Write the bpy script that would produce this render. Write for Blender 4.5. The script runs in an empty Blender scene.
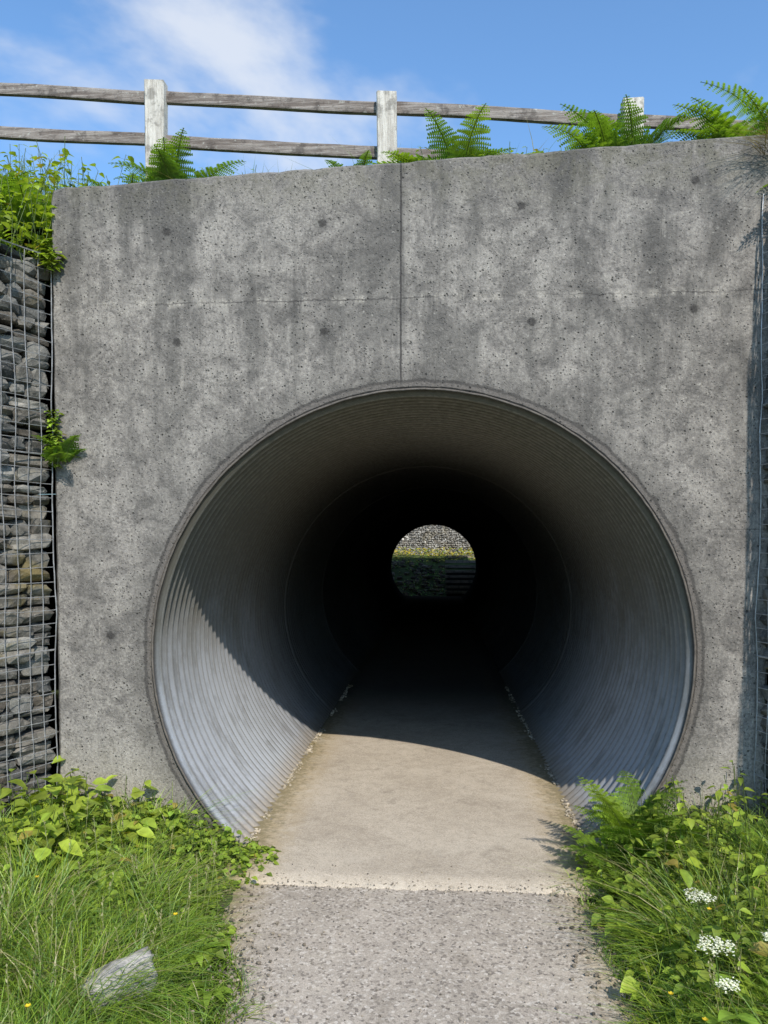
import bpy, math, random, bmesh
from mathutils import Vector, noise
random.seed(7)
R=random.random
def U(a,b): return a+(b-a)*random.random()
scene=bpy.context.scene
scene.view_settings.view_transform='Standard'
scene.view_settings.look='None'
scene.view_settings.exposure=0

# ------------------------------------------------------------ node helpers
class NT:
    def __init__(s,name):
        s.m=bpy.data.materials.new(name); s.m.use_nodes=True
        s.t=s.m.node_tree; s.t.nodes.clear()
        s.out=s.n('ShaderNodeOutputMaterial')
        s.b=s.n('ShaderNodeBsdfPrincipled')
        s.l(s.b.outputs[0],s.out.inputs[0])
        tc=s.n('ShaderNodeTexCoord'); s.co=tc.outputs['Object']
        sp=s.n('ShaderNodeSeparateXYZ'); s.l(s.co,sp.inputs[0]); s.X,s.Y,s.Z=sp.outputs
    def n(s,t,**k):
        x=s.t.nodes.new(t)
        for a,b in k.items(): setattr(x,a,b)
        return x
    def l(s,a,b): s.t.links.new(a,b)
    def put(s,sock,v):
        if hasattr(v,'is_output'): s.l(v,sock)
        else: sock.default_value=v
    def mapc(s,sc,loc=(0,0,0)):
        m=s.n('ShaderNodeMapping'); s.l(s.co,m.inputs[0]); m.inputs['Scale'].default_value=sc; m.inputs['Location'].default_value=loc
        return m.outputs[0]
    def noise(s,scale,detail=6,rough=.6,co=None,dist=0):
        x=s.n('ShaderNodeTexNoise'); s.l(co or s.co,x.inputs['Vector'])
        x.inputs['Scale'].default_value=scale; x.inputs['Detail'].default_value=detail; x.inputs['Roughness'].default_value=rough
        x.inputs['Distortion'].default_value=dist
        return x.outputs[0]
    def vor(s,scale,co=None,out='Distance',feature='F1'):
        x=s.n('ShaderNodeTexVoronoi',feature=feature); s.l(co or s.co,x.inputs['Vector']); x.inputs['Scale'].default_value=scale
        return x.outputs[out]
    def math(s,op,a,b=0.0,c=0.0,clamp=False):
        x=s.n('ShaderNodeMath',operation=op,use_clamp=clamp)
        s.put(x.inputs[0],a); s.put(x.inputs[1],b); s.put(x.inputs[2],c)
        return x.outputs[0]
    def rng(s,v,a,b,c=0.0,d=1.0):
        x=s.n('ShaderNodeMapRange',interpolation_type='SMOOTHSTEP'); s.put(x.inputs[0],v)
        for i,k in enumerate((a,b,c,d)): x.inputs[i+1].default_value=k
        return x.outputs[0]
    def mix(s,f,a,b,mode='MIX'):
        x=s.n('ShaderNodeMix',data_type='RGBA',blend_type=mode)
        s.put(x.inputs[0],f)
        def c(v): return v if hasattr(v,'is_output') else (tuple(v)+(1,) if len(v)==3 else v)
        s.put(x.inputs[6],c(a)); s.put(x.inputs[7],c(b))
        return x.outputs[2]
    def bump(s,h,st=.5,d=.01):
        x=s.n('ShaderNodeBump'); s.l(h,x.inputs['Height']); x.inputs['Strength'].default_value=st; x.inputs['Distance'].default_value=d
        s.l(x.outputs[0],s.b.inputs['Normal'])
    def col(s,c): s.put(s.b.inputs['Base Color'],c)
    def set(s,**k):
        for a,v in k.items(): s.put(s.b.inputs[a.replace('_',' ')],v)
    def attr(s,name='Col'):
        a=s.n('ShaderNodeAttribute'); a.attribute_name=name; return a.outputs['Color']

TIES=[(-1.33,3.28),(-1.28,2.70),(-.49,2.74),(-.50,3.30),(.53,3.36),(.585,2.77),(1.40,2.82),(1.40,3.46),(-1.66,1.13)]
CZ=1.035; RP=1.41; VS=.98
def m_concrete():
    s=NT('weathered_concrete')
    big=s.noise(1.3,4,.62); mid=s.noise(7,6,.75,dist=.6); fine=s.noise(70,3,.8); blot=s.noise(2.6,5,.7,co=s.mapc((1,1,.7),(4,2,7)),dist=.8)
    c=s.mix(s.rng(big,.38,.62),(.175,.160,.143),(.262,.240,.214))
    c=s.mix(s.math('MULTIPLY',s.rng(mid,.44,.66),.6),c,(.325,.300,.264))
    c=s.mix(s.math('MULTIPLY',s.rng(mid,.52,.36),.6),c,(.095,.088,.080))
    hi=s.rng(s.Z,.8,3.3,.25,1.0)
    st=s.noise(1,5,.75,co=s.mapc((4,3,.5)),dist=.35)
    st2=s.noise(1,4,.7,co=s.mapc((24,3,.9),(3,0,1)),dist=.3)
    q=s.math('ADD',s.math('MULTIPLY',st,.5),s.math('MULTIPLY',blot,.5))
    q=s.math('ADD',q,s.math('MULTIPLY',s.math('SUBTRACT',fine,.5),.18))
    f=s.math('MULTIPLY',s.rng(q,.45,.60),hi)
    c=s.mix(s.math('MULTIPLY',f,.72),c,(.060,.057,.052))
    c=s.mix(s.math('MULTIPLY',s.rng(st2,.55,.72),s.math('MULTIPLY',hi,.32)),c,(.050,.047,.042))
    st3=s.noise(1,4,.7,co=s.mapc((13,3,1.8),(8,0,4)),dist=.3)
    c=s.mix(s.math('MULTIPLY',s.rng(st3,.60,.74),.36),c,(.40,.365,.315))
    sp=s.noise(26,3,.85)
    c=s.mix(s.math('MULTIPLY',s.rng(sp,.52,.64),.55),c,(.07,.066,.06))
    c=s.mix(s.math('MULTIPLY',s.rng(sp,.42,.30),.5),c,(.38,.355,.315))
    low=s.math('MULTIPLY',s.rng(s.math('ADD',s.Z,s.math('MULTIPLY',mid,.5)),.95,.45),.6)
    c=s.mix(low,c,(.36,.325,.26))
    ms=s.math('MULTIPLY',s.rng(s.Z,3.25,3.65),s.rng(mid,.42,.58))
    c=s.mix(s.math('MULTIPLY',ms,.65),c,(.075,.07,.045))
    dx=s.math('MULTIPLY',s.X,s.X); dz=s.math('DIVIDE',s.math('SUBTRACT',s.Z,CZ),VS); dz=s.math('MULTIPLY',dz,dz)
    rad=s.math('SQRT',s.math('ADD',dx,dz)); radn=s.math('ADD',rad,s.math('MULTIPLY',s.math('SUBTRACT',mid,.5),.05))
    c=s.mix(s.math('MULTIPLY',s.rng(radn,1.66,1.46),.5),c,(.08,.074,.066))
    e0=RP+.062
    col=s.math('MULTIPLY',s.rng(radn,e0+.005,e0-.012),s.rng(fine,.2,.7,.5,.95))
    c=s.mix(col,c,(.115,.102,.09))
    ed=s.math('SUBTRACT',1.0,s.rng(s.math('ABSOLUTE',s.math('SUBTRACT',radn,e0)),.004,.013))
    c=s.mix(s.math('MULTIPLY',ed,.7),c,(.035,.032,.029))
    wob=s.math('MULTIPLY',s.math('SUBTRACT',s.noise(5,4,.75),.5),.06)
    jx=s.math('ABSOLUTE',s.math('ADD',s.math('SUBTRACT',s.X,-.088),s.math('MULTIPLY',wob,.3)))
    j1=s.math('MULTIPLY',s.rng(jx,.007,.003),s.rng(s.Z,2.44,2.50))
    jh=s.math('MULTIPLY',s.rng(jx,.06,.0),s.math('MULTIPLY',s.rng(s.Z,2.4,3.5,.1,.9),s.rng(fine,.3,.7)))
    c=s.mix(s.math('MULTIPLY',jh,.5),c,(.06,.057,.05))
    brk=s.rng(blot,.44,.56)
    jz=s.math('ABSOLUTE',s.math('ADD',s.math('SUBTRACT',s.Z,2.905),wob))
    j2=s.math('MULTIPLY',s.rng(jz,.006,.0015),s.math('ADD',s.math('MULTIPLY',brk,.7),.3))
    jz3=s.math('ABSOLUTE',s.math('ADD',s.math('SUBTRACT',s.Z,1.70),s.math('MULTIPLY',wob,.4)))
    j3=s.math('MULTIPLY',s.rng(jz3,.005,.002),s.rng(s.X,1.46,1.5))
    c=s.mix(s.math('MULTIPLY',s.math('MULTIPLY',s.rng(jz,.03,.004),s.rng(st3,.48,.6)),.5),c,(.42,.385,.33))
    J=s.math('MAXIMUM',s.math('MAXIMUM',j1,s.math('MULTIPLY',j2,.7)),s.math('MULTIPLY',j3,.5))
    T=None
    for (x,z) in TIES:
        a=s.math('SUBTRACT',s.X,x); b=s.math('SUBTRACT',s.Z,z)
        d=s.math('SQRT',s.math('ADD',s.math('MULTIPLY',a,a),s.math('MULTIPLY',b,b)))
        T=d if T is None else s.math('MINIMUM',T,d)
    Tn=s.math('ADD',T,s.math('MULTIPLY',s.math('SUBTRACT',fine,.5),.025))
    hole=s.rng(Tn,.030,.014); ring=s.rng(Tn,.06,.03)
    c=s.mix(s.math('MULTIPLY',ring,.35),c,(.08,.075,.068))
    c=s.mix(s.math('MULTIPLY',hole,.85),c,(.032,.029,.026))
    c=s.mix(s.math('MULTIPLY',J,.85),c,(.033,.03,.028))
    v=s.vor(48); pm=s.rng(mid,.46,.58)
    v2=s.vor(19)
    p=s.math('MAXIMUM',s.math('MULTIPLY',s.rng(v,.24,.12),pm),s.math('MULTIPLY',s.rng(v2,.12,.06),.9))
    c=s.mix(s.math('MULTIPLY',p,.8),c,(.033,.031,.028))
    c=s.mix(.75,c,s.mix(s.rng(fine,.25,.75),(.5,.5,.5),(1.5,1.5,1.5)),'MULTIPLY')
    s.col(c); s.set(Roughness=.92)
    h=s.math('ADD',s.math('MULTIPLY',fine,.45),s.math('MULTIPLY',mid,.8))
    h=s.math('SUBTRACT',h,s.math('ADD',s.rng(v2,.12,.06),s.math('MULTIPLY',s.rng(v,.24,.12),.4)))
    s.bump(h,.9,.011)
    return s.m

def m_pipe():
    s=NT('galvanised_corrugated_steel')
    n1=s.noise(2.2,4,.65); n2=s.noise(1,4,.7,co=s.mapc((3,14,3))); n3=s.noise(38,3,.7)
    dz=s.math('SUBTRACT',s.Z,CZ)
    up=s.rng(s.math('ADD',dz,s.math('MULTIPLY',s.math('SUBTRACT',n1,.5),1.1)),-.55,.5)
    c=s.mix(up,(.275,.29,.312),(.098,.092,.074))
    c=s.mix(s.math('MULTIPLY',s.rng(n2,.45,.68),.5),c,(.075,.07,.058))
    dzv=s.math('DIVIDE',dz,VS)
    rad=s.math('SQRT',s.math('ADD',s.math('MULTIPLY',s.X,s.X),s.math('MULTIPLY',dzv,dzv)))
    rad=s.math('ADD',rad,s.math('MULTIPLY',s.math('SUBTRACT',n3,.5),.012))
    c=s.mix(s.math('MULTIPLY',s.rng(rad,RP-.006,RP+.015),.85),c,(.026,.024,.021))  # rib valleys: occlusion shade painted in, along with settled dirt
    c=s.mix(s.math('MULTIPLY',s.rng(rad,RP-.009,RP-.019),.42),c,(.36,.355,.33))  # rib crests: polished metal plus a painted highlight
    c=s.mix(s.math('MULTIPLY',s.rng(s.math('ADD',s.Z,s.math('MULTIPLY',n3,.1)),.18,.04),.7),c,(.22,.175,.115))
    c=s.mix(s.rng(s.Y,.8,4.4,0,.84),c,(.024,.022,.020))  # tunnel shade painted into the steel, darker with depth
    c=s.mix(s.rng(s.Y,12,16,0,.95),c,(.010,.009,.008))  # painted darker again so the far end catches less skylight
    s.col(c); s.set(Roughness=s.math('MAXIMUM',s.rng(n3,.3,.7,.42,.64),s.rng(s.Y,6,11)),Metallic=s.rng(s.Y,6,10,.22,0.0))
    s.put(s.b.inputs['Specular IOR Level'],s.rng(s.Y,8,14,.5,.02))
    s.bump(n3,.25,.003)
    return s.m

def m_path(name,a,b,edge,vs=85):
    s=NT(name)
    n1=s.noise(1.5,4,.6); n2=s.noise(12,5,.75); v=s.vor(vs,out='Color')
    sep=s.n('ShaderNodeSeparateColor'); s.l(v,sep.inputs[0])
    c=s.mix(s.rng(n1,.35,.65),a,b)
    c=s.mix(s.math('MULTIPLY',s.rng(n2,.4,.7),.35),c,tuple(x*.6 for x in a))
    sp=s.noise(190,2,.8)
    c=s.mix(s.math('MULTIPLY',s.rng(sep.outputs[0],.70,.98),edge),c,(.56,.51,.44))
    c=s.mix(s.math('MULTIPLY',s.rng(sep.outputs[1],.70,.98),edge),c,(.14,.12,.10))
    c=s.mix(.6,c,s.mix(s.rng(sp,.3,.7),(.55,.55,.55),(1.4,1.4,1.4)),'MULTIPLY')
    ax=s.math('ABSOLUTE',s.X)
    e=s.rng(s.math('ADD',ax,s.math('MULTIPLY',s.math('SUBTRACT',n2,.5),.35)),.60,.92)
    c=s.mix(s.math('MULTIPLY',e,.65),c,(.44,.335,.18))
    e2=s.rng(s.math('ADD',ax,s.math('MULTIPLY',s.math('SUBTRACT',s.noise(22,4,.8),.5),.6)),.74,.92)
    c=s.mix(s.math('MULTIPLY',e2,.65),c,(.13,.115,.05))
    blot=s.noise(4,4,.7,dist=1.0)
    c=s.mix(s.math('MULTIPLY',s.rng(blot,.54,.72),.4),c,(.19,.16,.12))
    c=s.mix(s.math('MULTIPLY',s.rng(blot,.46,.34),.35),c,(.52,.46,.37))
    c=s.mix(s.rng(s.Y,2.2,5.0,0,.84),c,(.050,.043,.036))  # tunnel shade painted into the floor colour, darker with depth
    c=s.mix(s.rng(s.Y,11,16,0,.9),c,(.014,.012,.010))  # painted shade deepens again towards the far exit
    s.col(c); s.set(Roughness=.95)
    s.put(s.b.inputs['Specular IOR Level'],s.rng(s.Y,6,12,.4,.0))
    h=s.math('ADD',s.math('MULTIPLY',sep.outputs[0],edge*.7),s.math('MULTIPLY',sp,.5))
    s.bump(h,.6,.005)
    return s.m

def m_soil():
    s=NT('grassy_soil')
    n=s.noise(3,4,.6); n2=s.noise(40,4,.8)
    c=s.mix(s.rng(n,.35,.6),(.035,.055,.015),(.06,.09,.02))
    c=s.mix(s.rng(n2,.5,.7),c,(.07,.05,.03))
    s.col(c); s.set(Roughness=1.0); s.bump(n2,.8,.02)
    return s.m

def m_leaf(name,tr=.35,rough=.5):
    s=NT(name)
    a=s.attr(); n=s.noise(30,1,.6)
    c=s.mix(.5,a,s.mix(s.rng(n,.3,.7),(.65,.65,.6),(1.3,1.3,1.2)),'MULTIPLY')
    s.col(c); s.set(Roughness=rough)
    t=s.n('ShaderNodeBsdfTranslucent'); c2=s.mix(1.0,c,(1.3,1.35,.5),'MULTIPLY'); s.l(c2,t.inputs[0])
    m=s.n('ShaderNodeMixShader'); m.inputs[0].default_value=tr
    s.l(s.b.outputs[0],m.inputs[1]); s.l(t.outputs[0],m.inputs[2]); s.l(m.outputs[0],s.out.inputs[0])
    return s.m

def m_stone(name,k=1.0,moss=.5):
    s=NT(name)
    a=s.attr(); n=s.noise(14,5,.75); n2=s.noise(70,3,.7)
    c=s.mix(.8,a,s.mix(s.rng(n,.3,.7),(.45*k,.45*k,.45*k),(1.5*k,1.45*k,1.38*k)),'MULTIPLY')
    c=s.mix(s.math('MULTIPLY',s.rng(n2,.56,.70),.4),c,(.38,.35,.30))
    mo=s.rng(s.noise(1.7,5,.6),.57,.67)
    c=s.mix(s.math('MULTIPLY',mo,moss),c,(.20,.15,.03))
    s.col(c); s.set(Roughness=.95); s.bump(s.math('ADD',n,s.math('MULTIPLY',n2,.5)),.7,.012)
    return s.m

def m_wood(name,a,b,gx=True):
    s=NT(name)
    sc=(2.5,30,45) if gx else (40,40,3)
    g=s.noise(1,6,.75,co=s.mapc(sc)); n=s.noise(9,5,.7)
    c=s.mix(s.rng(g,.38,.62),a,b)
    c=s.mix(s.math('MULTIPLY',s.rng(n,.50,.64),.65),c,tuple(x*.4 for x in a))
    c=s.mix(s.math('MULTIPLY',s.rng(s.noise(25,4,.7),.58,.68),.6),c,(.44,.44,.39))
    s.col(c); s.set(Roughness=.9); s.bump(g,.9,.012)
    return s.m
def m_plain(name,c,rough=.6,metal=0.0):
    s=NT(name); n=s.noise(30,3,.6)
    s.col(s.mix(s.rng(n,.3,.7),tuple(x*.7 for x in c),tuple(min(1,x*1.2) for x in c))); s.set(Roughness=rough,Metallic=metal)
    return s.m

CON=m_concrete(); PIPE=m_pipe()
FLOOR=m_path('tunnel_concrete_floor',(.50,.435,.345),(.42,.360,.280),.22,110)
PATH=m_path('exposed_aggregate_path',(.43,.375,.31),(.35,.305,.25),.75,90)
SOIL=m_soil(); LEAF=m_leaf('leaf_green',.38,.42); GRASS=m_leaf('grass_blades',.35,.42); FERN=m_leaf('fern_green',.45,.5)
STONE=m_stone('gabion_stone'); STONE2=m_stone('pale_gabion_stone',1.15,.25)
WIRE=m_plain('galvanised_wire',(.40,.40,.40),.45,.5)
DARK=m_plain('stone_core',(.03,.028,.025),1)
RAIL=m_wood('weathered_rail_wood',(.135,.108,.092),(.30,.265,.235)); POST=m_wood('bleached_post_wood',(.40,.365,.315),(.62,.585,.52),False)
STEPM=m_wood('old_step_boards',(.16,.14,.11),(.32,.28,.22))
PETAL=m_leaf('white_petals',.25)

# ------------------------------------------------------------ mesh builder
class MB:
    def __init__(s): s.v=[];s.f=[];s.c=[]
    def add(s,vs,fs,col=(.5,.5,.5)):
        o=len(s.v); s.v.extend(vs); s.f.extend([tuple(i+o for i in f) for f in fs])
        if isinstance(col,list): s.c.extend(col)
        else: s.c.extend([col]*len(vs))
    def obj(s,name,mat,smooth=False,parent=None):
        me=bpy.data.meshes.new(name); me.from_pydata([tuple(v) for v in s.v],[],s.f); me.update()
        ca=me.color_attributes.new('Col','FLOAT_COLOR','POINT')
        fl=[]
        for c in s.c: fl.extend((c[0],c[1],c[2],1.0))
        ca.data.foreach_set('color',fl)
        if smooth: me.polygons.foreach_set('use_smooth',[True]*len(me.polygons))
        me.materials.append(mat)
        o=bpy.data.objects.new(name,me); scene.collection.objects.link(o)
        if parent: o.parent=parent
        return o
def empty(name):
    e=bpy.data.objects.new(name,None); scene.collection.objects.link(e); return e
def sm(a,b,x):
    t=max(0,min(1,(x-a)/(b-a))); return t*t*(3-2*t)
YE=21.4
# ------------------------------------------------------------ ground
def ground_z(x,y):
    if y>YE+.5:
        z=1.38*sm(YE+.7,YE+2.7,y)
        return z-.03+.08*noise.noise(Vector((x*1.3,y*1.3,0)))
    if .12<y<=YE+.05 and abs(x)<2.0: return -.5
    l=max(0,-.68-x,x-.78)
    z=-.035+.13*sm(0,1.1,l)
    if l>0: z+=.05*noise.noise(Vector((x*2.2,y*2.2,3)))*sm(0,.3,l)
    return z
def grid(xs,ys,fz,mb):
    vs=[(x,y,fz(x,y)) for y in ys for x in xs]; n=len(xs)
    fs=[(j*n+i,j*n+i+1,(j+1)*n+i+1,(j+1)*n+i) for j in range(len(ys)-1) for i in range(n-1)]
    mb.add(vs,fs)
xs=[-900,-300,-100,-40,-20,-10,-6]+[-4+.1*i for i in range(81)]+[6,10,20,40,100,300,900]
ys=[-900,-300,-100,-40,-20,-10,-7]+[-5+.1*i for i in range(52)]+[.2,.4,2,10,18,YE-.3,YE,YE+.1]+[YE+.3+.15*i for i in range(24)]+[26,29,35,60,150,400,900]
mb=MB(); grid(xs,ys,ground_z,mb); mb.obj('ground',SOIL,True)

# ------------------------------------------------------------ footpath and tunnel floor
mb=MB()
def nz(a,b=0): return noise.noise(Vector((a,b,1.7)))
def PL(y): return -.585-.29*sm(-1.5,-.45,y)+.06*nz(y*3)+.03*nz(y*13)
def PR(y): return .85+.06*nz(y*3,5)+.02*nz(y*13,4)
yy=[-14+.25*i for i in range(52)]+[-1+.05*i for i in range(12)]
yy=[y for y in yy if y<-.46]+[-.43,-.40]
vs=[];n=13
for y in yy:
    L=PL(y)-.06; Rr=PR(y)
    for i in range(n):
        t=i/(n-1); x=L+(Rr-L)*t
        vs.append((x,y,-.008+.003*nz(x*2,y*2)-(.03 if i in(0,n-1) else 0)))
mb.add(vs,[(j*n+i,j*n+i+1,(j+1)*n+i+1,(j+1)*n+i) for j in range(len(yy)-1) for i in range(n-1)])
mb.obj('footpath',PATH,True)
mb=MB(); yy=[-.47,-.44,-.3,-.15,0]+[.25*i for i in range(1,85)]+[YE+.2,YE+.75]
vs=[]; n=77
for j,y in enumerate(yy):
    w=.955
    for i in range(n):
        x=-w+2*w*i/(n-1)
        yv=-.458+.016*nz(x*5,3)+.014*nz(x*19,5)+.014*nz(x*47,1)
        if j==0:   vs.append((x,yv-.006,-.02))
        elif j==1: vs.append((x,yv,.0+.003*nz(x*30,2)))
        else: vs.append((x,y,.003+.003*nz(x*2,y*2)))
mb.add(vs,[(j*n+i,j*n+i+1,(j+1)*n+i+1,(j+1)*n+i) for j in range(len(yy)-1) for i in range(n-1)])
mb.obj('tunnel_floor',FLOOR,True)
mb=MB()
def ico(k):
    bm=bmesh.new(); bmesh.ops.create_icosphere(bm,subdivisions=k,radius=1); bm.verts.ensure_lookup_table()
    r=([v.co.copy() for v in bm.verts],[tuple(v.index for v in f.verts) for f in bm.faces]); bm.free(); return r
ICOV,ICOF=ico(2); IC1V,IC1F=ico(1)
def stone(mb,c,ux,uy,uz,sx,sy,sz,col,low=False,p=.55,jit=.16):
    V,F=(IC1V,IC1F) if low else (ICOV,ICOF)
    s=Vector((U(0,99),U(0,99),U(0,99))); out=[]
    for v in V:
        w=Vector([math.copysign(abs(k)**p,k) for k in v])
        w=w*(1+jit*2*noise.noise(v*1.3+s))
        out.append(c+ux*(w.x*sx)+uy*(w.y*sy)+uz*(w.z*sz))
    mb.add(out,F,col)
X_,Y_,Z_=Vector((1,0,0)),Vector((0,1,0)),Vector((0,0,1))
for i in range(1300):
    y=-.1+5*R()**1.3; sgn=random.choice((-1,1)); x=sgn*(.925-abs(random.gauss(0,.02)))
    if nz(y*3,sgn*4)<-.15: continue
    g=U(.2,.55); s=U(.003,.012)
    stone(mb,Vector((x,y,.008)),X_,Y_,Z_,s,s,s*.7,(g,g*.88,g*.68),True,.9)
for i in range(1500):
    y=U(-3,-.3); x=random.choice((PL(y)+.02,.78))+random.gauss(0,.09)
    g=U(.06,.36); s=U(.002,.009)
    stone(mb,Vector((x,y,.0)),X_,Y_,Z_,s,s,s*.7,(g,g*.85,g*.65),True,.9)
for i in range(900):
    y=U(-2.6,-.2); x=U(-.7,.8); g=U(.08,.4); s=U(.0015,.005)
    if R()<.3: y=-.46+random.gauss(0,.02)
    stone(mb,Vector((x,y,-.004 if y<-.46 else .005)),X_,Y_,Z_,s,s,s*.7,(g,g*.88,g*.7),True,.9)
mb.obj('path_gravel',STONE)

# ------------------------------------------------------------ corrugated pipe
mb=MB(); rows=[]
PITCH=.086; y=-.012
seams=[3.45,6.0,8.5,10.9,13.3,15.7,18.1]
while y<YE+.02:
    k=8 if y<6 else 4
    for i in range(k):
        t=i/k; yy_=y+PITCH*t
        rr=RP+.0185*math.cos(2*math.pi*t)
        for sy in seams:
            if abs(yy_-sy)<.05: rr-=.009
        rows.append((yy_,rr))
    y+=PITCH
N=128; vs=[]
for (yy_,rr) in rows:
    for i in range(N):
        a=2*math.pi*i/N; r2=rr+.0025*math.sin(3*a+yy_*.5)*min(1,max(0,yy_))
        vs.append((r2*math.cos(a),yy_,CZ+VS*r2*math.sin(a)))
fs=[(j*N+i,(j+1)*N+i,(j+1)*N+(i+1)%N,j*N+(i+1)%N) for j in range(len(rows)-1) for i in range(N)]
mb.add(vs,fs)
pipe=empty('corrugated_steel_tunnel')
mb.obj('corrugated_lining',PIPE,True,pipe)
RIM=m_plain('rusty_cut_edge',(.11,.095,.08),.85,.0)
mb=MB(); vs=[]
prof=[(RP+.012,-.010),(RP+.010,-.018),(RP+.020,-.018),(RP+.020,.02)]
for i in range(N*2):
    a=math.pi*i/N
    for (r,yv) in prof: r+=.003*nz(a*20); vs.append((r*math.cos(a),yv+.004*nz(a*6),CZ+VS*r*math.sin(a)))
fs=[(i*4+k,i*4+k+1,((i+1)%(2*N))*4+k+1,((i+1)%(2*N))*4+k) for i in range(2*N) for k in range(3)]
mb.add(vs,fs); mb.obj('end_rim',RIM,True,pipe)
mb=MB()
for ang in (142,-25):
    a=math.radians(ang)
    for k in range(40):
        yb=.031+k*PITCH*3
        if yb>6: break
        r=RP-.012; c=Vector((r*math.cos(a),yb,CZ+VS*r*math.sin(a)))
        stone(mb,c,X_,Y_,Z_,.008,.008,.008,(.2,.2,.2),True,1,0)
mb.obj('lap_bolts',m_plain('bolt_steel',(.14,.14,.14),.6,.3),True,pipe)

# ------------------------------------------------------------ headwalls
def headwall(name,y0,y1,XL,XR,ztop):
    mb=MB(); zb=-.55
    def outer(a):
        dx,dz=math.cos(a),math.sin(a); t=1e9
        if dx>1e-9: t=min(t,XR/dx)
        if dx<-1e-9: t=min(t,XL/dx)
        if dz<-1e-9: t=min(t,(zb-CZ)/dz)
        if dz>1e-9:
            za,zs=ztop; t2=(za-CZ)/(dz-zs*dx)
            if t2>0: t=min(t,t2)
        return t
    angs=[2*math.pi*i/360 for i in range(360)]
    for cx,cz in ((XL,ztop[0]+ztop[1]*XL),(XR,ztop[0]+ztop[1]*XR),(XL,zb),(XR,zb)):
        angs.append(math.atan2(cz-CZ,cx)%(2*math.pi))
    angs=sorted(set(angs)); M=len(angs); K=9
    d=1 if y1>y0 else -1
    vs=[]
    ri=RP+.019
    for a in angs:
        ro=outer(a); ca,sa=math.cos(a),math.sin(a)
        js=.006*nz(a*25)+.004*nz(a*70)
        istop = abs((CZ+ro*sa)-(ztop[0]+ztop[1]*ro*ca))<1e-3
        ch=.012+ (.03*max(0,nz(ro*ca*9,7))+.022*max(0,nz(ro*ca*31,2)) if istop else .004+.012*max(0,nz((CZ+ro*sa)*12,6)))
        e=1/math.hypot(ca,sa/VS)
        pts=[(ri*e,y1),(ri*e,y0+d*.016),((ri+.014+js*.6)*e,y0)]
        r3=(ri+.06+js)*e
        pts.append((r3,y0))
        for k in (.35,.7): pts.append((r3+(ro-ch-r3)*k,y0))
        pts+= [(ro-ch,y0),(ro,y0+d*ch),(ro,y1)]
        for (r,yv) in pts: vs.append((r*ca,yv,CZ+r*sa))
    fs=[(i*K+k,i*K+k+1,((i+1)%M)*K+k+1,((i+1)%M)*K+k) for i in range(M) for k in range(K-1)]
    fs+=[(i*K+K-1,i*K,((i+1)%M)*K,((i+1)%M)*K+K-1) for i in range(M)]
    mb.add(vs,fs); return mb.obj(name,CON)
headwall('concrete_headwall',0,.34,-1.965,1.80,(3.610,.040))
headwall('concrete_headwall',YE+.06,YE-.25,-2.2,2.2,(3.6,0))

# ------------------------------------------------------------ embankment
mb=MB()
def emb(x,y):
    xc=max(-6,min(6,x)); t=4.05-.08*xc
    z0=3.54+.038*xc
    z=z0+(t-z0)*sm(.3,1.8,y) if y<10 else 3.45+(t-3.45)*sm(YE-.3,18,y)
    return z+.04*nz(x*1.5,y*1.5)
exs=[-80,-40,-20,-10,-6,-4.5]+[-3.5+.25*i for i in range(29)]+[4.5,6,10,20,40,80]
grid(exs,[.3,.5,.7,.9,1.2,1.5,1.9,2.5,5,10,17,18,19,20,21,YE-.24],emb,mb)
WL=lambda p:-1.975-.48*p
WR=lambda p: 1.80+.37*p
def slope(side,front):
    ps=[0,.3,.6,1,1.4,1.8,2.2,2.6,3.0,3.5,4.0]; outs=[0,.3,.7,1.2,2,4,8,20,77]
    vs=[]
    for p in ps:
        b=(WL(p)-.25) if side<0 else (WR(p)+.25)
        if not front: b=side*(2.0+.4*p)
        yv=.3-p if front else YE-.24+p
        for o_ in outs:
            x=b+side*o_; zt=emb(x,.3 if front else YE-.24)
            z=zt*(1-p/3.9)-.1*(p/3.9)
            if front and o_<.4: z=min(z,3.1-p*.95)
            vs.append((x,yv,z+.03*nz(x*2,yv*2)))
    n=len(outs)
    mb.add(vs,[(j*n+i,j*n+i+1,(j+1)*n+i+1,(j+1)*n+i) for j in range(len(ps)-1) for i in range(n-1)])
for sd in (-1,1):
    for fr in (True,False): slope(sd,fr)
mb.obj('embankment',SOIL,True)

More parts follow.
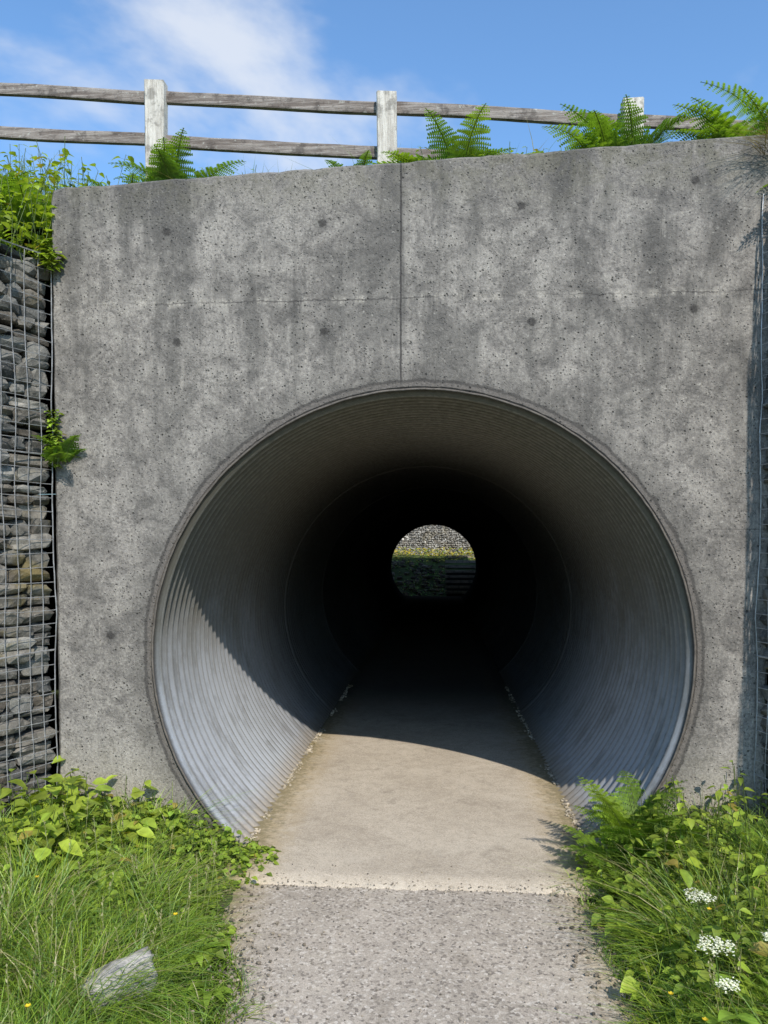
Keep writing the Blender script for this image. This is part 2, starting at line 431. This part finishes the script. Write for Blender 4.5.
# ------------------------------------------------------------ gabions
def gabion(name,o,u,n,hfun,L,mat,sw=(.11,.26),sh=(.05,.1),wire=True,lum=(.05,.17),wstep=.075,rnd=.55,jit=.16,tilt=.06):
    root=empty(name); u=u.normalized(); n=n.normalized(); mb=MB()
    z=0
    Hm=max(hfun(t*.05) for t in range(int(L/.05)))
    while z<Hm-.02:
        h=U(*sh); x=-.02
        while x<L:
            w=U(*sw)*(1 if R()>.25 else .55)
            hh=h*U(.75,1.2)
            if z+h<hfun(min(L-.01,x+w/2))+.03:
                g=U(*lum)*(1.6 if R()<.12 else 1); tint=U(-.006,.024)
                col=(g+tint,g+tint*.5,g*.93)
                dep=U(.07,.11); c=o+u*(x+w/2)+Z_*(z+h/2+U(-.012,.012))-n*(dep+U(.008,.045))
                a=U(-tilt,tilt)*1.5; uu=(u*math.cos(a)+Z_*math.sin(a)); zz=(Z_*math.cos(a)-u*math.sin(a))
                b=U(-.25,.25); u2=(uu*math.cos(b)+n*math.sin(b)); n2=(n*math.cos(b)-uu*math.sin(b))
                stone(mb,c,u2,n2,zz,w*.53,dep,hh*.53,col,p=rnd,jit=jit)
            x+=w*U(.93,1.02)
        z+=h*.95
    x=0
    while x<L:
        H=hfun(min(L-.01,x+.08))
        for k in range(3):
            g=U(*lum); w=U(.12,.22)
            stone(mb,o+u*(x+.08)+Z_*(H-.03)-n*(.24+k*.16),u,n,Z_,w*.6,.09,.045,(g,g,g*.95))
        x+=.16
    mb.obj('stones',mat,False,root)
    core=MB(); x=0
    while x<L-1e-6:
        H=hfun(x+.01)-.07; x2=x+.1
        P=[o+u*x-n*.13, o+u*x2-n*.13, o+u*x2-n*.6, o+u*x-n*.6]
        vs=[p-Z_*.3 for p in P]+[p+Z_*H for p in P]
        core.add(vs,[(0,1,5,4),(4,5,6,7),(2,3,7,6),(1,2,6,5),(3,0,4,7)]); x=x2
    core.obj('core',DARK,False,root)
    if wire:
        wb=MB()
        def tube(pts,r):
            vs=[]
            vert=abs((pts[-1]-pts[0]).z)>.5*(pts[-1]-pts[0]).length
            for p in pts:
                for k in range(4):
                    a=math.pi/2*k+.4; vs.append(p+n*(r*math.cos(a))+(u if vert else Z_)*(r*math.sin(a)))
            m=len(pts); wb.add(vs,[(i*4+k,i*4+(k+1)%4,(i+1)*4+(k+1)%4,(i+1)*4+k) for i in range(m-1) for k in range(4)])
        def off(x,z): return n*(.006+.022*nz(x*3,z*3)+.006*nz(x*9,z*9))+u*(.014*nz(x*4+9,z*2.3))+Z_*(.016*nz(x*2.1,z*4+7))
        i=0
        while i*wstep<=L:
            x=i*wstep; H=hfun(min(x,L-.01)); m=int(H/.075)+1
            tube([o+u*x+Z_*(H*k/m)+off(x,H*k/m) for k in range(m+1)],.0022 if i%13 else .0032); i+=1
        j=0
        while j*.075<=Hm+.001:
            z=j*.075; Lz=max([t*.05 for t in range(int(L/.05)+1) if hfun(min(t*.05,L-.01))>=z-.02]); m=max(1,int(Lz/.075))
            tube([o+u*(Lz*k/m)+Z_*z+off(Lz*k/m,z) for k in range(m+1)],.0022 if j%14 else .0045)
            j+=1
        wb.obj('wire_mesh',WIRE,False,root)
    return root
hl=lambda t:3.15 if t<1.1 else (2.1 if t<2.2 else 1.05)
hr=lambda t:3.38 if t<1.1 else (2.0 if t<1.9 else 1.0)
gl=Vector((-.48,-1,0)); nl=Vector((1,-.48,0))
gabion('gabion_wall',Vector((-1.965,-.012,0)),gl,nl,hl,3.3,STONE,lum=(.045,.165))
gr=Vector((.37,-1,0)); nr=Vector((-1,-.37,0))
gabion('gabion_wall',Vector((1.735,-.012,0)),gr,nr,hr,2.8,STONE,lum=(.05,.13))
gabion('gabion_wall',Vector((-5,YE+3.1,1.3)),Vector((1,0,0)),Vector((0,-1,0)),lambda t:2.4,10,STONE2,sw=(.05,.13),sh=(.05,.09),wire=False,lum=(.14,.32),rnd=.75,jit=.3,tilt=.35)

# ------------------------------------------------------------ steps beyond the exit
st=empty('garden_steps'); bb=MB(); tb=MB()
for i in range(8):
    y0=YE+.75+i*.24; z1=.17*(i+1); x0,x1=.45,1.5
    vs=[(x0,y0,-.1),(x1,y0,-.1),(x1,y0+.4,-.1),(x0,y0+.4,-.1),(x0,y0+.01,z1),(x1,y0+.01,z1),(x1,y0+.4,z1),(x0,y0+.4,z1)]
    bb.add(vs,[(0,1,5,4),(4,5,6,7),(1,2,6,5),(3,0,4,7),(2,3,7,6)])
    y0-=.03; x0-=.05;x1+=.05
    vs=[(x0,y0,z1-.08),(x1,y0,z1-.08),(x1,y0+.05,z1-.08),(x0,y0+.05,z1-.08),(x0,y0,z1+.012),(x1,y0,z1+.012),(x1,y0+.05,z1+.012),(x0,y0+.05,z1+.012)]
    tb.add(vs,[(0,1,5,4),(4,5,6,7),(1,2,6,5),(3,0,4,7),(2,3,7,6)])
bb.obj('treads',DARK,False,st); tb.obj('nosing_boards',STEPM,False,st)

# ------------------------------------------------------------ fence
fence=empty('post_and_rail_fence')
def beam(name,p0,p1,w,h,mat,seg=14,wob=.008,parent=fence,capz=0):
    mb=MB(); d=(p1-p0); L=d.length; d.normalize()
    if abs(d.z)>.7: a=X_; b=Y_
    else: a=Vector((-d.y,d.x,0)).normalized(); b=Z_
    vs=[]; c=.12
    prof=[(-.5+c*.5,-.5),(.5-c*.5,-.5),(.5,-.5+c),(.5,.5-c),(.5-c*.5,.5),(-.5+c*.5,.5),(-.5,.5-c),(-.5,-.5+c)]
    s=U(0,50)
    for i in range(seg+1):
        t=i/seg; q=p0+d*L*t+b*(wob*nz(t*2+s)*1.5)+a*(wob*nz(t*2+s,9))
        for k,(u,v) in enumerate(prof):
            j=1+.06*nz(t*9+s,k*3)
            vs.append(q+a*(u*w*j)+b*(v*h*j)+(Vector((0,0,capz*nz(k*2.1,s))) if i==seg else Vector()))
    fs=[(i*8+k,i*8+(k+1)%8,(i+1)*8+(k+1)%8,(i+1)*8+k) for i in range(seg) for k in range(8)]
    fs+=[tuple(reversed(range(8))),tuple(seg*8+k for k in range(8))]
    mb.add(vs,fs); return mb.obj(name,mat,False,parent)
px=[-7.47,-5.67,-3.87,-2.07,-.285,1.54,3.35,5.15,6.95]
rz=lambda x:5.115-.088*(x+2.07)
for i,x in enumerate(px):
    lean=U(-.01,.01)
    beam('post_%d'%(i+1),Vector((x+lean,1.9,3.6)),Vector((x,1.9,rz(x)+(.085 if x<1 else .12))),.15,.12,POST,10,.006,capz=.02)
for i in range(len(px)-1):
    for k,dz in enumerate((0,-.335)):
        a=Vector((px[i],1.94,rz(px[i])+dz+U(-.008,.008))); b=Vector((px[i+1],1.94,rz(px[i+1])+dz+U(-.008,.008)))
        beam('rail_%d_%d'%(i+1,k+1),a,b,.045,.085,RAIL,18,.008)

# ------------------------------------------------------------ plants
def green(v=0.0,y=0.0):
    b=U(.78,1.6)
    return ((.155+y*.085)*b,(.270+y*.05)*b,(.036)*b)
def leaf(mb,p,d,n,L,W,col,droop=.3,fold=.25,prof=(.06,.85,1,.62,0)):
    d=d.normalized(); s=d.cross(n)
    if s.length<1e-4: s=X_.copy()
    s.normalize(); n=s.cross(d).normalized(); vs=[];cs=[]
    for i in range(5):
        t=i/4; c=p+d*(L*t)-Z_*(droop*L*t*t); w=W*.5*prof[i]
        vs+= [c-s*w+n*(fold*w),c,c+s*w+n*(fold*w)]
        k=.85+.3*t; cs+=[(col[0]*k,col[1]*k,col[2]*k),(col[0]*.9+.02,col[1]*.9+.02,col[2]+.01),(col[0]*k,col[1]*k,col[2]*k)]
    mb.add(vs,[(i*3+k,i*3+k+1,i*3+k+4,i*3+k+3) for i in range(4) for k in range(2)],cs)
def blade(mb,p,h,az,lean,w,col):
    dx,dy=math.cos(az),math.sin(az); f=az+U(-1,1)+1.57; sx,sy=math.cos(f),math.sin(f)
    vs=[];cs=[]
    for i,(t,ww) in enumerate(((0,1),(.35,.9),(.7,.6))):
        q=lean*h*t*t
        c=Vector((p.x+dx*q,p.y+dy*q,p.z+h*(t-.35*lean*t*t)))
        vs+=[c-Vector((sx,sy,0))*(w*ww/2),c+Vector((sx,sy,0))*(w*ww/2)]
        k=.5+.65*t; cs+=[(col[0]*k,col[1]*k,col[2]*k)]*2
    q=lean*h; vs.append(Vector((p.x+dx*q,p.y+dy*q,p.z+h*(1-.35*lean)))); cs.append((col[0]*1.25,col[1]*1.2,col[2]*1.2))
    mb.add(vs,[(0,1,3,2),(2,3,5,4),(4,5,6)],cs)
def stem(mb,pts,r,col):
    vs=[]
    for p in pts:
        for k in range(3):
            a=2.1*k; vs.append(p+Vector((math.cos(a)*r,math.sin(a)*r,0)))
    m=len(pts); mb.add(vs,[(i*3+k,i*3+(k+1)%3,(i+1)*3+(k+1)%3,(i+1)*3+k) for i in range(m-1) for k in range(3)],col)
def frond(mb,base,az,L,elev,col,bend=1.2,wid=.30):
    h=Vector((math.cos(az),math.sin(az),0)); s=Vector((-h.y,h.x,0)); n=22
    tw=U(-.35,.35)
    p=base.copy(); pts=[p.copy()]; dirs=[]
    for i in range(n):
        e=elev-bend*(i/n)**1.3; d=(h*math.cos(e)+s*(tw*(i/n))+Z_*math.sin(e)).normalized(); dirs.append(d); p=p+d*(L/n); pts.append(p.copy())
    stem(mb,pts,.0028,(.14,.19,.05))
    for i in range(3,n+1):
        t=i/n; q=(t-.14)/.86
        pl=L*wid*(min(1,q*5+.35))*(1-q)**.8*U(.85,1.1)+.006
        d=dirs[i-1]; up=s.cross(d); up=up if up.z>0 else -up
        for sg in (-1,1):
            pd=(s*sg+d*U(.35,.55)-Z_*U(.02,.25)+up*U(0,.25)).normalized()
            m=max(3,int(pl/.011))
            for k in range(m):
                tt=(k+.5)/m; c=pts[i]+pd*(pl*tt)-Z_*(.2*pl*tt*tt); ll=min(.026,pl*.24)*(1-tt*.8)+.004; hw=pl/m*.55
                sh=(.8+.35*tt)*U(.8,1.2); cc=(col[0]*sh,col[1]*sh,col[2]*sh)
                f=(d-pd*d.dot(pd)).normalized()
                for g in (-1,1):
                    tip=c+f*(g*ll)+pd*(hw*.8)
                    mb.add([c-pd*hw,tip,c+pd*hw],[(0,1,2)],cc)
def clump(mb,base,nf,L,el=(.7,1.3),az=None,**k):
    for i in range(nf):
        a=(az+U(-1.3,1.3)) if az is not None else (6.283*i/nf+U(-.4,.4))
        g=U(0,1); frond(mb,base+Vector((U(-.05,.05),U(-.04,.04),0)),a,L*U(.7,1.1),U(*el),((.13+.09*g),(.24+.09*g),.032),**k)

gz=ground_z
mb=MB(); cnt=0
for i in range(84000):
    if R()<.56: x=U(-2.3,-.5); left=True
    else: x=U(.66,2.5); left=False
    y=U(-2.9,-.04)
    if left and (x<WL(-y)+.03): continue
    if (not left) and x>WR(-y)-.08: continue
    pe=PL(y)+.02; pr=.76+.05*nz(y*4,5)
    if left and x>pe: continue
    if (not left) and x<pr: continue
    e=(pe-x) if left else (x-pr)
    if e<.12 and R()<.5-e*3: continue
    if R()>(.4 if y>-.75 else 1.0): continue
    g=noise.noise(Vector((x*3,y*3,9))); g2=noise.noise(Vector((x*9,y*9,4)))
    h=U(.12,.30)*(.4+sm(0,.5,e)*.8)*(1+.7*g+.4*g2)*(1 if left else 1.15)
    c=green(0,U(0,.9)+g); q=R()
    if q<.08: c=(.46,.41,.22)
    elif q<.18: c=(.09,.19,.03)
    elif q<.32: c=(.24,.38,.11)
    az=(6.28*nz(x*2.5,y*2.5)*1.5+U(-.9,.9)) if R()<.7 else U(0,6.28)
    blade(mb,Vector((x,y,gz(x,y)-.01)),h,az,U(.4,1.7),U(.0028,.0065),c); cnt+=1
for i in range(150):
    left=R()<.5; x=U(-1.9,-.85) if left else U(.95,2.0); y=U(-2.3,-.5)
    if x<WL(-y)+.05 or x>WR(-y)-.1: continue
    b=Vector((x,y,gz(x,y))); tp=b+Vector((U(-.08,.08),U(-.08,.08),U(.25,.4)))
    stem(mb,[b,b.lerp(tp,.5)+Vector((.01,0,0)),tp],.0012,(.28,.3,.12))
    for k in range(9):
        q=b.lerp(tp,.78+.025*k); a=U(0,6.28); leaf(mb,q,Vector((math.cos(a),math.sin(a),1.6)),Z_,.018,.005,(.36,.33,.17))
mb.obj('meadow_grass',GRASS)
print('grass',cnt)

mb=MB()
for i in range(5600):
    x=U(-5,5); y=U(.35,1.7)
    g=noise.noise(Vector((x*2,y*2,2)))
    if g<-.15: continue
    c=green(0,U(0,1)); 
    if R()<.15: c=(.38,.34,.16)
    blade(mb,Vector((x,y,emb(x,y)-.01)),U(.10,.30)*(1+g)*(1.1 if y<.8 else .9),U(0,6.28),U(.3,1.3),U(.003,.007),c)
for i in range(2500):
    x=U(-40,40)*R()+0; y=U(1.7,4); 
    blade(mb,Vector((x,y,emb(x,y)-.01)),U(.08,.2),U(0,6.28),U(.3,1.2),U(.005,.01),green(0,U(0,1)))
mb.obj('embankment_grass',GRASS)

def herb(mb,p,h,nl,LL,LW,az0=None,yel=0.0,spread=.55):
    top=p+Vector((U(-.3,.3)*h,U(-.3,.3)*h,h)); mid=(p+top)/2+Vector((U(-.02,.02),U(-.02,.02),0))
    stem(mb,[p,mid,top],.002,(.14,.2,.05))
    hb=U(.75,1.2)
    for k in range(nl):
        t=U(.3,1); q=p.lerp(top,t); a=U(0,6.28) if az0 is None else az0+U(-1.6,1.6)
        d=Vector((math.cos(a),math.sin(a),U(.05,.8)))
        nn=Vector((U(-.35,.35),U(-.5,.15),1)).normalized()
        l=LL*U(.6,1.25); q2=q+d.normalized()*l*spread*U(.3,1)
        stem(mb,[q,q2],.0012,(.15,.22,.05))
        c=green(0,yel+U(-.2,.6)); c=tuple(k_*hb for k_ in c)
        if R()<.03: c=(.35,.28,.06)
        leaf(mb,q2,Vector((d.x,d.y,U(-.35,.25))),nn,l,l*LW*U(.85,1.15),c,U(.05,.45),U(.1,.5))
mb=MB()
for i in range(200):
    x=U(-2.3,-1.22); y=U(-.85,-.06)
    if x<WL(-y)+.05: continue
    h=U(.12,.38)*(1.1-.55*sm(-1.75,-1.25,x))
    herb(mb,Vector((x,y,gz(x,y)-.01)),h,int(U(5,9)),.088,.68,None,.9)
mb.obj('broadleaf_weeds',LEAF,True)
mb=MB()
for i in range(860):
    x=U(-2.0,-.74); y=-.05-1.1*R()**1.6
    if x<WL(-y)+.05: continue
    if x>PL(y)-.02 and y<-.5: continue
    e=sm(-.74,-1.2,x)
    herb(mb,Vector((x,y,gz(x,y)-.01)),U(.03,.18)*(.4+.95*e),int(U(5,9)),.032,.8,None,.5,.7)
for i in range(60):
    x=U(-2.0,-.6); y=U(-2.6,-1.0)
    if x<WL(-y)+.05 or x>PL(y)-.03: continue
    herb(mb,Vector((x,y,gz(x,y))),U(.04,.2),int(U(4,7)),.04,.45,None,.5)
mb.obj('creeping_weeds',LEAF,True)
mb=MB()
for i in range(620):
    x=.84+1.4*R()**1.1; y=-.06-2.2*R()**1.5
    if x>WR(-y)-.1: continue
    e=sm(.78,1.3,x)
    herb(mb,Vector((x,y,gz(x,y)-.01)),U(.06,.38)*(.35+.95*e),int(U(5,9)),U(.025,.07),U(.4,.8),None,.7,.6)
mb.obj('verge_weeds',LEAF,True)
mb=MB()
for (x,y) in [(-.84,-1.15),(-.95,-.95),(-.72,-1.35),(1.3,-1.1),(1.5,-.7),(1.15,-1.9),(-1.5,-1.6),(.98,-.75),(1.35,-1.5),(-1.2,-2.0)]:
    for k in range(7):
        a=U(0,6.28); leaf(mb,Vector((x,y,gz(x,y)+.02)),Vector((math.cos(a),math.sin(a),U(.5,1.4))),Vector((-math.cos(a),-math.sin(a),1)),U(.12,.2),U(.025,.042),green(0,.5),U(.3,.7),.3,(.2,.6,1,.75,0))
mb.obj('dock_plant',LEAF,True)

def fern(specs,name='fern',**k):
    mb=MB()
    for (b,nf,L,el,az) in specs: clump(mb,Vector(b),nf,L,el,az,**k)
    return mb.obj(name,FERN)
fern([((1.08,-.20,.0),11,.60,(1.0,1.5),None),((1.0,-.3,.0),3,.42,(.7,1.1),3.6)])
fern([((1.30,-.35,.02),8,.56,(.9,1.4),None)])
fern([((1.65,-.6,.04),7,.5,(.8,1.3),None)])
fern([((.20,.42,3.68),9,.46,(.6,1.3),None),((.05,.42,3.68),4,.40,(.5,1.0),3.4),((.36,.42,3.68),4,.40,(.4,.9),-.3)],bend=1.0)
fern([((1.18,.45,3.70),9,.60,(.8,1.4),None),((1.05,.45,3.7),5,.48,(.5,.9),3.2)],bend=1.0)
fern([((2.0,.42,3.70),10,.66,(.8,1.35),None),((1.80,.45,3.72),6,.56,(.7,1.1),2.9)],bend=1.0)
fern([((-1.42,.42,3.58),10,.50,(.7,1.3),None),((-1.12,.42,3.58),5,.42,(.5,1.0),None),((-1.72,.5,3.56),6,.44,(.6,1.2),None)])
fern([((-.36,.40,3.64),5,.32,(.7,1.2),None)])
fern([((.55,.40,3.68),4,.30,(.5,1.0),0.2),((.82,.42,3.69),3,.30,(.5,1.1),None)])
fern([((-2.25,.45,3.4),9,.55,(.8,1.3),None),((-2.6,.3,3.4),9,.6,(.7,1.3),None),((-2.45,-.2,3.1),6,.45,(.6,1.2),None)])
fern([((-1.93,-.03,2.05),7,.22,(.6,1.4),-.9)])
fern([((2.05,-.1,3.4),5,.4,(.2,.9),None)])
mb=MB()
for i in range(560):
    x=U(-3.3,-2.02); y=U(-.9,.9)
    zb=3.1 if y<.25 else emb(x,y)
    herb(mb,Vector((x,y,zb-.02)),U(.08,.55),int(U(6,10)),.055,.65,None,.8)
for i in range(26):
    herb(mb,Vector((U(-2.0,-1.93),-.04,U(3.05,3.2))),.04,4,.045,.75,-.8,.8)
mb.obj('bramble_bush',LEAF,True)
mb=MB()
for i in range(50):
    herb(mb,Vector((-1.95+U(-.02,.03),-.035,2.02+U(0,.30))),.03,3,.035,.6,-.9,.6)
mb.obj('wall_weeds',LEAF,True)
mb=MB()
for i in range(200):
    x=U(-1.9,2.2); y=U(.36,.8)
    if nz(x*2.2,4)<-.1: continue
    herb(mb,Vector((x,y,emb(x,y))),U(.12,.32),int(U(4,8)),.04,.45,None,.7)
mb.obj('embankment_weeds',LEAF,True)
mb=MB()
for i in range(160):
    x=1.76+U(-.05,.3); z=3.62+.03*x
    blade(mb,Vector((x,-.02+U(-.1,.1),z-.10)),U(.06,.20),U(2.8,4.5),U(1.2,2.6),.004,random.choice([(.2,.15,.09),(.09,.06,.04),(.28,.22,.13)]))
mb.obj('dead_bracken',GRASS)

def umbel(base,top,rad,n=18):
    root=empty('cow_parsley'); g=MB(); w=MB()
    mid=base.lerp(top,.5)+Vector((.02,0,0)); stem(g,[base,mid,top-Z_*.03],.003,(.1,.17,.04))
    for k in range(n):
        r=rad*math.sqrt((k+.5)/n)*U(.85,1.15); a=2.4*k+U(-.2,.2); c=top+Vector((r*math.cos(a),r*math.sin(a),.006-r*r*2.2+U(-.004,.004)))
        stem(g,[top-Z_*.03,c-Z_*.004],.0009,(.14,.2,.06))
        for j in range(13):
            q=c+Vector((U(-.012,.012),U(-.012,.012),U(-.008,.010))); s=U(.0028,.0048); b=U(0,3)
            pts=[q+Vector((s*math.cos(b+i*1.2566),s*math.sin(b+i*1.2566),U(-.002,.002))) for i in range(5)]
            w.add(pts,[(0,1,2,3,4)],(.80,.80,.68))
    for k in range(4):
        a=U(0,6.28); leaf(g,base.lerp(top,U(.2,.7)),Vector((math.cos(a),math.sin(a),.4)),Z_,.09,.05,green(0,.3))
    g.obj('stems',LEAF,False,root); w.obj('florets',PETAL,False,root)
umbel(Vector((1.04,-1.26,.0)),Vector((1.03,-1.30,.37)),.048,15)
umbel(Vector((1.0,-1.55,.0)),Vector((.98,-1.60,.35)),.055)
umbel(Vector((1.05,-1.70,.0)),Vector((.97,-1.74,.30)),.03,10)
umbel(Vector((1.15,-1.4,.0)),Vector((1.19,-1.50,.33)),.022,8)
umbel(Vector((-.95,-1.9,.0)),Vector((-.86,-1.95,.17)),.02,6)
mb=MB()
for (x,y,z) in [(-.88,-1.25,.22),(.86,-1.55,.16),(.9,-1.75,.2),(-1.5,-1.1,.28),(-1.1,-1.9,.25),(1.1,-1.2,.28),(1.0,-1.85,.22),(-1.7,-1.4,.28),(.86,-1.9,.15),(1.3,-1.6,.3),(1.4,-1.2,.3)]:
    stem(mb,[Vector((x,y,gz(x,y))),Vector((x,y,z))],.0012,(.1,.16,.03))
    for k in range(5):
        a=k*1.2566; leaf(mb,Vector((x,y,z)),Vector((math.cos(a),math.sin(a),.5)),Z_,.011,.011,(.75,.55,.02),-.1,.1)
mb.obj('buttercup_flowers',PETAL)
BV,BF=ico(4); vs=[]
for c in BV:
    w=Vector([math.copysign(abs(k)**.75,k) for k in c])*(1+.28*noise.noise(c*1.6)+.12*noise.noise(c*5)+.05*noise.noise(c*14))
    w=Vector((w.x*.14,w.y*.052,w.z*.085)); a=.95
    w=Vector((w.x*math.cos(a)-w.y*math.sin(a),w.x*math.sin(a)+w.y*math.cos(a),w.z))
    vs.append(w+Vector((-.98,-1.50,.10)))
mb=MB(); mb.add(vs,BF,(.30,.29,.27)); mb.obj('boulder',STONE2,True)
mb=MB()
for i in range(2900):
    x=U(-2.5,2.2); y=U(YE+.75,YE+3.05)
    top=y>YE+2.2
    if .4<x<1.55 and not top: continue
    if not top and R()<.25: continue
    if not top and nz(x*2.5,y*2.5)<-.16: continue
    a=U(0,6.28)
    c=(.55,.46,.06) if (top and R()<.75) else green(0,.4)
    if not top: c=tuple(k*U(.3,.9) for k in c)  # shade on the lower bank painted into the leaf colour
    leaf(mb,Vector((x,y,ground_z(x,y)+U(0,.28))),Vector((math.cos(a),math.sin(a),U(-.2,.8))),Vector((0,-.5,1)),U(.04,.12),U(.03,.07),c)
mb.obj('bank_plants',LEAF)
mb=MB()
for i in range(130):
    x=U(-2,.35); y=U(YE+.8,YE+2.3); g=U(.04,.12)
    stone(mb,Vector((x,y,ground_z(x,y)+.0)),X_,Y_,Z_,U(.06,.14),U(.05,.1),U(.04,.09),(g*1.15,g*.95,g*.7))
mb.obj('bank_rocks',STONE)

# ------------------------------------------------------------ light, sky, camera
Ld=Vector((-.44,1.05,-1)).normalized()
sl=bpy.data.lights.new('sun','SUN'); sl.energy=5.0; sl.angle=math.radians(.53); sl.color=(1,.935,.85)
so=bpy.data.objects.new('sun',sl); so.rotation_euler=Ld.to_track_quat('-Z','Y').to_euler(); so.location=(5,-10,12); scene.collection.objects.link(so)
w=bpy.data.worlds.new('World'); scene.world=w; w.use_nodes=True; t=w.node_tree; t.nodes.clear()
N_=t.nodes.new
out=N_('ShaderNodeOutputWorld'); bg=N_('ShaderNodeBackground'); sky=N_('ShaderNodeTexSky'); sky.sky_type='NISHITA'; sky.sun_disc=False
sky.sun_elevation=math.asin(-Ld.z); sky.sun_rotation=math.atan2(-Ld.x,-Ld.y)
sky.air_density=1.0; sky.dust_density=.4; sky.ozone_density=2.5
L=t.links.new
tint=N_('ShaderNodeMix'); tint.data_type='RGBA'; tint.blend_type='MULTIPLY'; tint.inputs[0].default_value=1; tint.inputs[7].default_value=(1.28,1.62,1.80,1)
L(sky.outputs[0],tint.inputs[6])
tc=N_('ShaderNodeTexCoord'); mp=N_('ShaderNodeMapping'); mp.inputs['Scale'].default_value=(1.0,1.0,1.8); mp.inputs['Rotation'].default_value=(0,0,-.02); mp.inputs['Location'].default_value=(2.3,.6,0)
nn=N_('ShaderNodeTexNoise'); nn.inputs['Scale'].default_value=3.0; nn.inputs['Detail'].default_value=6; nn.inputs['Roughness'].default_value=.54; nn.inputs['Distortion'].default_value=.15
mr=N_('ShaderNodeMapRange'); mr.interpolation_type='SMOOTHSTEP'
mr.inputs[1].default_value=.48; mr.inputs[2].default_value=.70; mr.inputs[4].default_value=.8
mx=N_('ShaderNodeMix'); mx.data_type='RGBA'; mx.inputs[7].default_value=(6.0,6.3,6.8,1)
L(tc.outputs['Generated'],mp.inputs[0]); L(mp.outputs[0],nn.inputs['Vector']); L(nn.outputs[0],mr.inputs[0]); L(mr.outputs[0],mx.inputs[0])
L(tint.outputs[2],mx.inputs[6]); L(mx.outputs[2],bg.inputs[0]); bg.inputs[1].default_value=.14; L(bg.outputs[0],out.inputs[0])

cam=bpy.data.cameras.new('camera'); co=bpy.data.objects.new('camera',cam); scene.collection.objects.link(co)
co.location=(.1,-4.05,1.6); co.rotation_euler=(math.radians(88.0),0,math.radians(3.9))
cam.sensor_fit='AUTO'; cam.sensor_width=36; cam.lens=27.07; cam.shift_y=.0625; cam.clip_end=3000; cam.clip_start=.05
scene.camera=co
